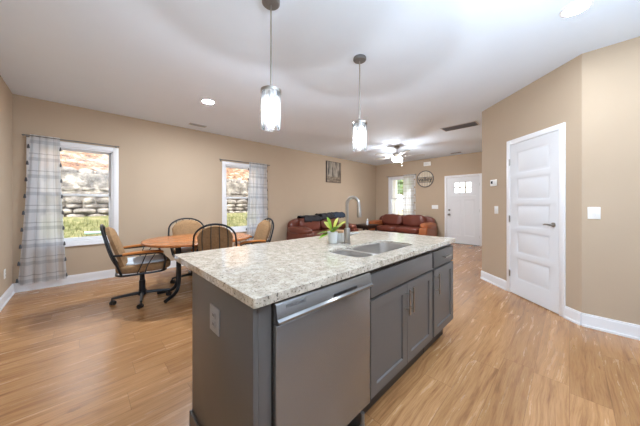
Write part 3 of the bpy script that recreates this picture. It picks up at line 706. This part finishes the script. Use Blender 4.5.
def make_chair(label, brot):
    t = thing('dining_chair', label, 'chair', group='rolling chairs around the dining table')
    # base
    b = NB(); lathe(b, [(.045, .075), (.045, .115), (.03, .13), (.026, .13)], 16); tube(b, [(0, 0, .12), (0, 0, .40)], .026, 14); tube(b, [(0, 0, .12), (0, 0, .26)], .034, 14); obj('column', b, M['bmetal'], t)
    for k in range(4):
        a = brot+k*PI/2; c, s = math.cos(a), math.sin(a)
        b = NB(); tube(b, [(c*.03, s*.03, .098), (c*.18, s*.18, .09), (c*.30, s*.30, .078)], [.02, .017, .014], 8); lg = obj('base_arm', b, M['bmetal'], t)
        b = NB(); R = Matrix.Translation((c*.295, s*.295, 0)) @ Matrix.Rotation(a+.9, 4, 'Z')
        tube(b, [(0, 0, .045), (0, 0, .08)], .008, 8, mat=R)
        for w in (-.016, .016): tube(b, [(-.012, w-.008, .026), (-.012, w+.008, .026)], .026, 14, mat=R)
        box(b, -.03, .012, -.007, .007, .02, .055, .004, mat=R); obj('castor', b, M['black'], lg)
    # seat
    b = NB(); tube(b, [(x, y, .395) for x, y in rrect(-.25, .24, -.25, .25, .1, 5)], .012, 8, cyc=True)
    box(b, -.12, .12, -.1, .1, .385, .402, .004); tube(b, [(-.25, 0, .395), (.24, 0, .395)], .012, 8); tube(b, [(0, -.25, .395), (0, .25, .395)], .012, 8); obj('seat_frame', b, M['bmetal'], t)
    b = NB(); soft(b, (.02, 0, .455), (.56, .52, .115), 4.2, 9); obj('seat', b, M['fabric'], t)
    b = NB(); soft(b, (.03, 0, .512), (.46, .44, .035), 4.5, 8); o = obj('seat_top', b, M['paleblue'], t); o['label'] = 'pale grey-blue top of the seat'  # pale grey-blue layer over the tan seat
    # back: plane tilted backwards
    til = math.radians(18); R = Matrix.Translation((-.20, 0, .40)) @ Matrix.Rotation(-til, 4, 'Y')
    def BP(y, z, x=0): return R @ Vector((x, y, z))
    HB = .60
    arch = [BP(-.245, 0), BP(-.262, .12), BP(-.283, .28), BP(-.272, .42)]+[BP(-.272*math.cos(a), .42+.185*math.sin(a), 0) for a in [PI*k/12 for k in range(1, 12)]]+[BP(.272, .42), BP(.283, .28), BP(.262, .12), BP(.245, 0)]
    b = NB(); tube(b, spline(arch, 2), .0125, 8); obj('back_frame', b, M['bmetal'], t)
    def ah(y): return .42+.185*math.sqrt(max(0, 1-(y/.272)**2))
    for y in (-.15, -.05, .05, .15):
        b = NB(); tube(b, spline([BP(y*.8, 0), BP(y*1.05, .2, -.028), BP(y*1.12, .42, -.02), BP(y, ah(y)-.005)], 5), .006, 6); obj('spindle', b, M['bmetal'], t)
    b = NB(); tt = bmesh.new(); nu, nv = 12, 12; F, K = {}, {}
    for i in range(nu+1):
        for j in range(nv+1):
            u = -1+2*i/nu; v = j/nv
            hw = .232*(1-.10*(1-v)); y = u*hw
            top = .40+.165*math.sqrt(max(0, 1-(u*.98)**2)); z = .04+(top-.04)*v
            edge = (1-abs(u)**5)*(1-abs(2*v-1)**6)
            F[i, j] = tt.verts.new(BP(y, z, .055+.042*edge**.5)); K[i, j] = tt.verts.new(BP(y, z, .022-.004*edge))
    for i in range(nu):
        for j in range(nv):
            tt.faces.new((F[i, j], F[i+1, j], F[i+1, j+1], F[i, j+1])); tt.faces.new((K[i, j], K[i, j+1], K[i+1, j+1], K[i+1, j]))
    rim = [(i, 0) for i in range(nu+1)]+[(nu, j) for j in range(1, nv+1)]+[(i, nv) for i in range(nu-1, -1, -1)]+[(0, j) for j in range(nv-1, 0, -1)]
    for a, c in zip(rim, rim[1:]+rim[:1]): tt.faces.new((F[a], F[c], K[c], K[a]))
    bmesh.ops.recalc_face_normals(tt, faces=tt.faces); absorb(b, tt); obj('backrest', b, M['fabric'], t)
    # arms
    for s in (-1, 1):
        e = BP(s*.28, .255); Y = s*.295
        b = NB(); tube(b, spline([(.16, s*.25, .395), (.205, s*.285, .43), (.215, Y, .56), (.17, Y, .625), (.05, Y, .638), (-.15, Y, .64), e]), .012, 8)
        tube(b, spline([(.02, s*.25, .395), (.045, s*.29, .5), (.12, Y, .63)]), .006, 6); tube(b, spline([(-.06, s*.25, .395), (-.02, s*.29, .5), (.03, Y, .632)]), .006, 6)
        fr = obj('arm_frame', b, M['bmetal'], t)
        b = NB(); tt = bmesh.new(); rows = []
        for k in range(9):
            q = k/8; x = .20-.39*q; z = .660-.010*(2*q-1)**2-.012*(q < .06); w = .030+.008*math.sin(PI*q); h2 = .013
            rows.append([tt.verts.new((x, Y+w*cx, z+h2*cz)) for cx, cz in ((-1, -.6), (-.7, -1), (.7, -1), (1, -.6), (1, .4), (.6, 1), (-.6, 1), (-1, .4))])
        for A, B in zip(rows, rows[1:]):
            for k in range(8): tt.faces.new((A[k], A[(k+1) % 8], B[(k+1) % 8], B[k]))
        tt.faces.new(rows[0]); tt.faces.new(rows[-1]); bmesh.ops.recalc_face_normals(tt, faces=tt.faces); absorb(b, tt); obj('armrest', b, M['oak'], fr)
    return t
ch = make_chair('tan padded rolling chair left of the table, nearest the curtained window', math.radians(-4))
spots = [(.535, 3.80, -6, None), (1.27, 4.24, -90, 'tan padded rolling chair behind the table, its back to the long wall'),
         (1.272, 3.28, 66, 'tan padded rolling chair on the island side of the table, back to the camera'), (1.885, 3.635, 172, 'tan padded rolling chair at the far right end of the table')]
for i, (x, y, a, lb) in enumerate(spots):
    o = ch if i == 0 else copy_tree(ch)
    o.location = (x, y, 0); o.rotation_euler = (0, 0, math.radians(a))
    if lb: o['label'] = lb
    if i == 2: o.scale = (1, .86, 1.01)
    if i >= 2:
        for p in o.children:
            if p.name.startswith('base_arm'): p.rotation_euler.z = PI/4 if i == 3 else -.35

# ------------------------------------------------------------------ curtains and rods
def rod(x, y, z, w, rz, label):
    t = thing('curtain_rod', label, 'curtain rod', (x, y, z), rz)
    b = NB(); tube(b, [(0, -.06, 0), (w, -.06, 0)], .008, 10); obj('rod', b, M['dnickel'], t)
    for u in (0, w):
        b = NB(); soft(b, (u, -.06, 0), (.03, .026, .026), 2, 4); obj('finial', b, M['dnickel'], t)
        b = NB(); uu = u+.03 if u == 0 else u-.03; box(b, uu-.006, uu+.006, -.066, 0, -.012, -.0081); box(b, uu-.012, uu+.012, -.004, 0, -.04, .02); obj('bracket', b, M['dnickel'], t, smooth=False)
    return t
def curtain(name, loc, rz, fl, fr, h, folds, mat, label, tmat, amp=.03, ntas=8, group=None):
    """fl/fr: functions of s (0 top..1 bottom) for the left and right edge"""
    nu, nv = 72, 40; b = NB(); uvl = b.loops.layers.uv.new('UVMap'); V = {}
    cw = max(fr(1)-fl(1), fr(0)-fl(0))*1.25
    for j in range(nv+1):
        s = j/nv; a, c = fl(s), fr(s)
        for i in range(nu+1):
            u = i/nu
            w = math.sin(2*PI*folds*u+.8*math.sin(2.1*s+u*3))*amp*(.35+.65*s)*(1+.25*math.sin(7*u))
            V[i, j] = b.verts.new((a+(c-a)*(u+.012*math.sin(2*PI*folds*u+1.5)), -.062+w*(1 if s > .03 else .4)-.012*s, -h*s+.02-.006*math.sin(2*PI*folds*u)*(s > .97)))
    for j in range(nv):
        for i in range(nu):
            f = b.faces.new((V[i, j], V[i, j+1], V[i+1, j+1], V[i+1, j]))
            for lp, (ii, jj) in zip(f.loops, ((i, j), (i, j+1), (i+1, j+1), (i+1, j))): lp[uvl].uv = (cw*ii/nu, h*jj/nv)
    t = thing(name, label, 'curtain', loc, rz, group)
    o = obj('panel', b, mat, t)
    for e, i in (('L', 0), ('R', nu)):
        for k in range(ntas):
            s = (k+.6)/ntas; f = fl if e == 'L' else fr; x = f(s); dxx = -.006 if e == 'L' else .006
            y = -.062-.012*s+math.sin(2*PI*folds*(0 if e == 'L' else 1)+.8*math.sin(2.1*s+(0 if e == 'L' else 3)))*amp*(.35+.65*s)
            b = NB(); lathe(b, [(.002, 0), (.008, -.004), (.0075, -.014), (.011, -.02), (.014, -.055), (.010, -.058)], 8, Matrix.Translation((x+dxx, y, -h*s+.02))); obj('tassel', b, tmat, t)
    return t
rod(-.60, YL, 2.185, 1.02, 0, 'thin grey curtain rod above the window by the room corner')
rod(2.12, YL, 2.195, 1.24, 0, 'thin grey curtain rod above the window at the far end of the table')
rod(XB, 4.82, 2.245, 1.12, -PI/2, 'thin curtain rod over the back window above the sofa')
lin = lambda a, c, p=1: (lambda s: a+(c-a)*s**p)
curtain('curtain', (0, YL, 2.185), 0, lin(-.545, -.655, 1.2), lin(-.255, -.185, 1.6), 2.10, 4, M['curtain'], 'long white plaid curtain with grey tassels at the corner window', M['tassel'], .026, 9)
curtain('curtain', (0, YL, 2.195), 0, lin(2.80, 2.72), lin(3.28, 3.30), 2.12, 5, M['curtain'], 'white plaid curtain with grey tassels right of the window behind the table', M['tassel'], .024, 9)
curtain('curtain', (XB, 4.78, 2.245), -PI/2, lin(.62, .58), lin(1.03, 1.06), 2.15, 4, M['curtain2'], 'pale checked curtain with gold tassels at the back window above the sofa', M['gold'], .024, 8)

# ------------------------------------------------------------------ living room
def make_sofa(name, label, loc, rz, W, D, leather, armleather):
    t = thing(name, label, 'sofa', loc, rz)
    aw = .27; h = W/2
    b = NB(); box(b, -h+.06, h-.06, -D+.05, -.04, .04, .30, .02); obj('base', b, leather, t)
    b = NB(); soft(b, (0, -.12, .46), (W-.1, .22, .74), 6, 8, .01); obj('back', b, leather, t)
    for k in range(2):
        w = (W-2*aw)/2; x = -h+aw+w*(k+.5)
        b = NB(); soft(b, (x, -D/2-.08, .385), (w-.006, D-.26, .20), 4.5, 9, .012, seed=k); obj('seat_cushion', b, leather, t)
        b = NB(); soft(b, (x, -.28, .665), (w+.02, .26, .40), 3.2, 9, .02, Matrix.Translation((x, -.3, .66)) @ Matrix.Rotation(math.radians(-10), 4, 'X') @ Matrix.Translation((-x, .3, -.66)), seed=k+5); obj('back_cushion', b, leather, t)
    for s in (-1, 1):
        b = NB(); box(b, min(s*(h-aw+.03), s*h), max(s*(h-aw+.03), s*h), -D+.02, -.08, .03, .50, .04, 3)
        soft(b, (s*(h-aw/2+.005), -D/2+.0, .54), (aw+.04, D-.12, .20), 3, 9, .012, seed=s+9); o = obj('arm', b, armleather, t); o['label'] = 'padded leather arm'
    for x in (-h+.1, h-.1):
        for y in (-D+.1, -.12):
            b = NB(); lathe(b, [(.022, 0), (.03, .041)], 12, Matrix.Translation((x, y, 0))); obj('foot', b, M['dwood'], t)
    return t
make_sofa('leather_sofa', 'brown leather sofa with arms toned for warm light under the back window', (XB-.13, 3.99, 0), -PI/2, 2.12, .95, M['leather'], M['litleather'])
make_sofa('leather_sofa', 'burgundy leather sofa along the long wall, draped with dark jackets', (4.87, YL-.03, 0), 0, 2.05, .95, M['leather2'], M['leather2'])
def drape(name, x0, x1, mat, label, cat, seed, top=.83):
    b = NB(); nu, nv = 28, 20; V = {}
    for i in range(nu+1):
        for j in range(nv+1):
            u, v = i/nu, j/nv; x = x0+(x1-x0)*u+.03*noise.noise(Vector((v*3, seed, 0)))
            s = -1+2*v    # runs from the front of the back over the top to behind
            y = YL-.03-.19+.17*math.sin(s*1.3)*(1 if s > 0 else 1.25); z = top+.055-.10*abs(s)**3.2-(.10*(-s-.55) if s < -.55 else 0)+.025*noise.noise(Vector((u*5+seed, v*4, 2)))+.018*noise.noise(Vector((u*13+seed, v*9, 5)))
            V[i, j] = b.verts.new((x, min(y, YL-.035), z))
    for i in range(nu):
        for j in range(nv): b.faces.new((V[i, j], V[i+1, j], V[i+1, j+1], V[i, j+1]))
    o = obj(name, b, mat); md = o.modifiers.new('thick', 'SOLIDIFY'); md.thickness = .02; md.offset = 0
    origin(o, ((x0+x1)/2, YL-.2, top)); return tag(o, label, cat)
drape('jacket', 4.22, 4.86, M['jacket'], 'dark brown-black jacket over the left part of the burgundy sofa back', 'jacket', 1.0)
drape('jacket', 4.88, 5.40, M['jacket'], 'black jacket behind the plant, over the middle of the burgundy sofa back', 'jacket', 4.0, .87)
drape('blanket', 5.42, 5.92, M['navy'], 'navy blanket over the right end of the burgundy sofa back', 'blanket', 7.0, .89)
# end table in the corner
t = thing('end_table', 'dark wooden end table in the corner between the two sofas', 'end table', (6.75, 4.75, 0))
b = NB(); box(b, -.3, .3, -.3, .3, .50, .54, .006); obj('tabletop', b, M['dwood'], t)
b = NB(); box(b, -.26, .26, -.26, .26, .42, .499); obj('apron', b, M['dwood'], t, smooth=False)
for sx in (-1, 1):
    for sy in (-1, 1):
        b = NB(); box(b, sx*.25-.025, sx*.25+.025, sy*.25-.025, sy*.25+.025, 0, .42, .003); obj('leg', b, M['dwood'], t)
t = thing('pump_bottle', 'small pale bottle standing on the dark end table', 'bottle', (6.66, 4.62, .54))
b = NB(); lathe(b, [(.03, 0), (.034, .01), (.034, .11), (.014, .14), (.014, .16)], 16); obj('bottle_body', b, M['paleblue'], t)
b = NB(); lathe(b, [(.016, .16), (.016, .185), (.005, .19), (.005, .21)], 12); obj('cap', b, M['plate'], t)

# ------------------------------------------------------------------ ceiling fittings
def pendant(x, y, label):
    t = thing('pendant_light', label, 'pendant light', (x, y, H), 0, 'pendant lights over the island')
    b = NB(); lathe(b, [(.062, -.0005), (.066, -.006), (.066, -.026), (.058, -.034), (.012, -.038)], 28); obj('canopy', b, M['dnickel'], t)
    b = NB(); tube(b, [(0, 0, -.036), (0, 0, -.655)], .006, 10); obj('rod', b, M['nickel'], t)
    b = NB(); lathe(b, [(.010, -.640), (.022, -.650), (.070, -.668), (.076, -.672), (.076, -.692), (.072, -.692), (.070, -.678), (.02, -.676)], 32); obj('shade_cap', b, M['nickel'], t)
    b = NB(); lathe(b, [(.071, -.680), (.071, -.955), (.0685, -.955), (.0685, -.680)], 36, cap=False); obj('glass_shade', b, M['shade'], t)
    b = NB(); lathe(b, [(.020, -.676), (.020, -.758), (.014, -.763)], 18); s = obj('socket', b, M['nickel'], t)
    b = NB(); lathe(b, [(.012, -.762), (.016, -.78), (.026, -.825), (.029, -.86), (.024, -.89), (.010, -.905)], 18); obj('bulb', b, M['bulb'], s)
    return t
pendant(.996, 1.545, 'nickel and glass pendant light over the near end of the island')
pendant(2.048, 1.515, 'nickel and glass pendant light above the faucet, farther along the island')
def can(x, y, label, mat='lens'):
    t = thing('downlight', label, 'downlight', (x, y, H))
    b = NB(); lathe(b, [(.092, 0), (.092, -.006), (.075, -.009), (.073, -.004)], 28, cap=False); obj('trim_ring', b, M['trim'], t)
    b = NB(); lathe(b, [(.074, -.001), (.074, -.006), (.06, -.0075)], 28); obj('lens', b, M[mat], t)
can(1.318, 3.729, 'round recessed ceiling downlight above the dining table', 'lens2')
can(2.726, -.035, 'round recessed ceiling downlight near the pantry door')
can(1.3, -.75, 'added round downlight out of view behind the camera')  # unseen lamp, added to light the kitchen side and the steel
# fan
fxx, fyy = 5.88, 3.15
t = thing('ceiling_fan', 'five-blade ceiling fan with a lit glass bowl in the living room', 'ceiling fan', (fxx, fyy, H))
b = NB(); lathe(b, [(.07, -.001), (.075, -.03), (.05, -.06), (.02, -.075)], 24); obj('canopy', b, M['nickel'], t)
b = NB(); tube(b, [(0, 0, -.07), (0, 0, -.19)], .012, 12); obj('downrod', b, M['nickel'], t)
b = NB(); lathe(b, [(.03, -.175), (.09, -.19), (.125, -.21), (.13, -.25), (.11, -.275), (.06, -.285)], 28); obj('motor_housing', b, M['nickel'], t)
for k in range(5):
    a = math.radians(14+72*k); R = Matrix.Rotation(a, 4, 'Z') @ Matrix.Translation((0, 0, -.262)) @ Matrix.Rotation(math.radians(11), 4, 'X')
    b = NB(); prism(b, [(.20, -.05), (.30, -.062), (.60, -.07), (.66, -.055), (.68, 0), (.66, .055), (.60, .07), (.30, .062), (.20, .05)], -.004, .004, R); bl = obj('blade', b, M['blade'], t)
    b = NB(); prism(b, [(.09, -.02), (.22, -.04), (.26, 0), (.22, .04), (.09, .02)], -.012, -.0045, R); obj('blade_iron', b, M['nickel'], bl)
b = NB(); lathe(b, [(.05, -.286), (.075, -.29), (.10, -.30), (.118, -.312), (.12, -.318)], 28); obj('light_kit', b, M['nickel'], t)
b = NB(); lathe(b, [(.119, -.319), (.125, -.33), (.112, -.37), (.075, -.40), (.02, -.412)], 28); obj('light_bowl', b, M['bowl'], t)
b = NB(); tube(b, [(.06, -.06, -.285), (.085, -.085, -.30), (.092, -.092, -.32), (.092, -.092, -.52)], .0018, 6); soft(b, (.092, -.092, -.53), (.014, .014, .03), 2, 3); obj('pull_chain', b, M['nickel'], t)
# vents
def register(x, y, L, W_, label, dark, rows=None):
    t = thing('ceiling_vent', label, 'vent', (x, y, H))
    b = NB(); f = .022
    for q in ((-L/2, L/2, -W_/2, -W_/2+f), (-L/2, L/2, W_/2-f, W_/2), (-L/2, -L/2+f, -W_/2, W_/2), (L/2-f, L/2, -W_/2, W_/2)): box(b, q[0], q[1], q[2], q[3], -.008, -.0005, .002)
    obj('frame', b, M['vent'], t)
    b = NB(); box(b, -L/2+f, L/2-f, -W_/2+f, W_/2-f, -.002, -.0006); obj('backing', b, M['ventd'], t, smooth=False)
    n = max(3, int((W_-2*f)/.022)) if L > W_ else max(3, int((L-2*f)/.022)); b = NB()
    for k in range(n):
        if L > W_: u = -W_/2+f+(W_-2*f)*(k+.5)/n; mt = Matrix.Translation((0, u, -.006)) @ Matrix.Rotation(.9, 4, 'X'); box(b, -L/2+f, L/2-f, -.007, .007, -.0006, .0006, mat=mt)
        else: u = -L/2+f+(L-2*f)*(k+.5)/n; mt = Matrix.Translation((u, 0, -.006)) @ Matrix.Rotation(.9, 4, 'Y'); box(b, -.007, .007, -W_/2+f, W_/2-f, -.0006, .0006, mat=mt)
    obj('slats', b, M['ventd'] if dark else M['vent'], t, smooth=False)
register(5.27, 1.50, .30, .62, 'large grey return air vent on the ceiling toward the front door', True)
register(1.57, 4.98, .30, .12, 'small white ceiling register beside the long wall', False)
register(7.9, 2.35, .14, .30, 'small ceiling register before the front door', True)

# ------------------------------------------------------------------ things on walls
def plate(name, loc, rz, w, h, label, cat, toggles=1):
    t = thing(name, label, cat, loc, rz)
    b = NB(); box(b, -w/2, w/2, -.006, 0, -h/2, h/2, .002); obj('cover_plate', b, M['plate'], t)
    for k in range(toggles):
        x = (k-(toggles-1)/2)*.046; b = NB(); box(b, x-.016, x+.016, -.010, -.0055, -.033, .033, .002); box(b, x-.004, x+.004, -.016, -.009, -.003, .012, .001); obj('toggle', b, M['plate'], t)
plate('light_switch', (XR, -.168, 1.136), -PI/2, .085, .118, 'white light switch on the tan wall right of the pantry door', 'light switch', 1)
plate('light_switch', (XB, 3.085, 1.122), -PI/2, .20, .125, 'wide white light switch left of the front door', 'light switch', 3)
dpt = lambda s: (XA+dg.x*s, YA+dg.y*s)
sx = L45-math.hypot(4.454-XR, .767-YB)
plate('light_switch', (*dpt(sx), 1.135), math.radians(-135), .075, .115, 'narrow white switch left of the pantry door, below the thermostat', 'light switch', 1)
t = thing('thermostat', 'small white thermostat with a dark screen left of the pantry door', 'thermostat', (*dpt(sx-.045), 1.545), math.radians(-135))
b = NB(); box(b, -.06, .06, -.024, 0, -.048, .048, .006); bd = obj('housing', b, M['plate'], t)
b = NB(); box(b, -.045, -.005, -.0255, -.0235, -.012, .03, .001); obj('screen', b, M['black'], t)
t = thing('door_chime', 'white door chime box high on the back wall above the round sign', 'door chime', (XB, 3.328, 2.565), -PI/2)
b = NB(); box(b, -.115, .115, -.045, 0, -.065, .065, .008); obj('cover', b, M['plate'], t)
b = NB()
for k in range(4): box(b, -.09, .09, -.047, -.044, -.03+.02*k-.003, -.03+.02*k+.003)
obj('grille', b, M['vent'], t, smooth=False)
# round sign
t = thing('round_wall_sign', 'round wood and metal script sign between the back window and the front door', 'wall sign', (XB, 3.40, 2.065), -PI/2)
R_ = .27
b = NB(); tube(b, [(R_*math.cos(a), -.02, R_*math.sin(a)) for a in [2*PI*k/40 for k in range(40)]], .014, 8, cyc=True); obj('ring', b, M['ledge'], t)
M['signwood'] = simple('sign_wood', S(226, 216, 198), .7, var=.15, vs=20)
for k in range(9):
    x = -.22+.055*k; hh2 = math.sqrt(R_**2-x*x)-.004
    b = NB(); box(b, x-.019, x+.019, -.016, -.006, .055, hh2); obj('slat', b, M['signwood'], t, smooth=False)
    b = NB(); box(b, x-.012, x+.012, -.016, -.006, -hh2, -.105); obj('lower_slat', b, M['signwood'], t, smooth=False)
b = NB(); box(b, -.255, .255, -.018, -.004, .045, .06); box(b, -.235, .235, -.018, -.004, -.12, -.105); obj('crossbar', b, M['ledge'], t, smooth=False)
b = text_bm('valley', .21, .006); bmesh.ops.transform(b, matrix=Matrix.Translation((0, -.022, -.018)), verts=b.verts); obj('script_word', b, M['text'], t, smooth=False)
# picture
t = thing('framed_picture', 'brown woodland picture hanging on the long wall above the burgundy sofa', 'picture', (5.797, YL, 1.925))
b = NB(); box(b, -.33, .33, -.028, -.002, 0, .645, .002); obj('canvas', b, M['print'], t)
b = NB()
for q in ((-.345, -.331, -.012, .657), (.331, .345, -.012, .657), (-.331, .331, -.012, -.001), (-.331, .331, .646, .657)): box(b, q[0], q[1], -.032, 0, q[2], q[3], .001)
obj('frame', b, M['dwood'], t)
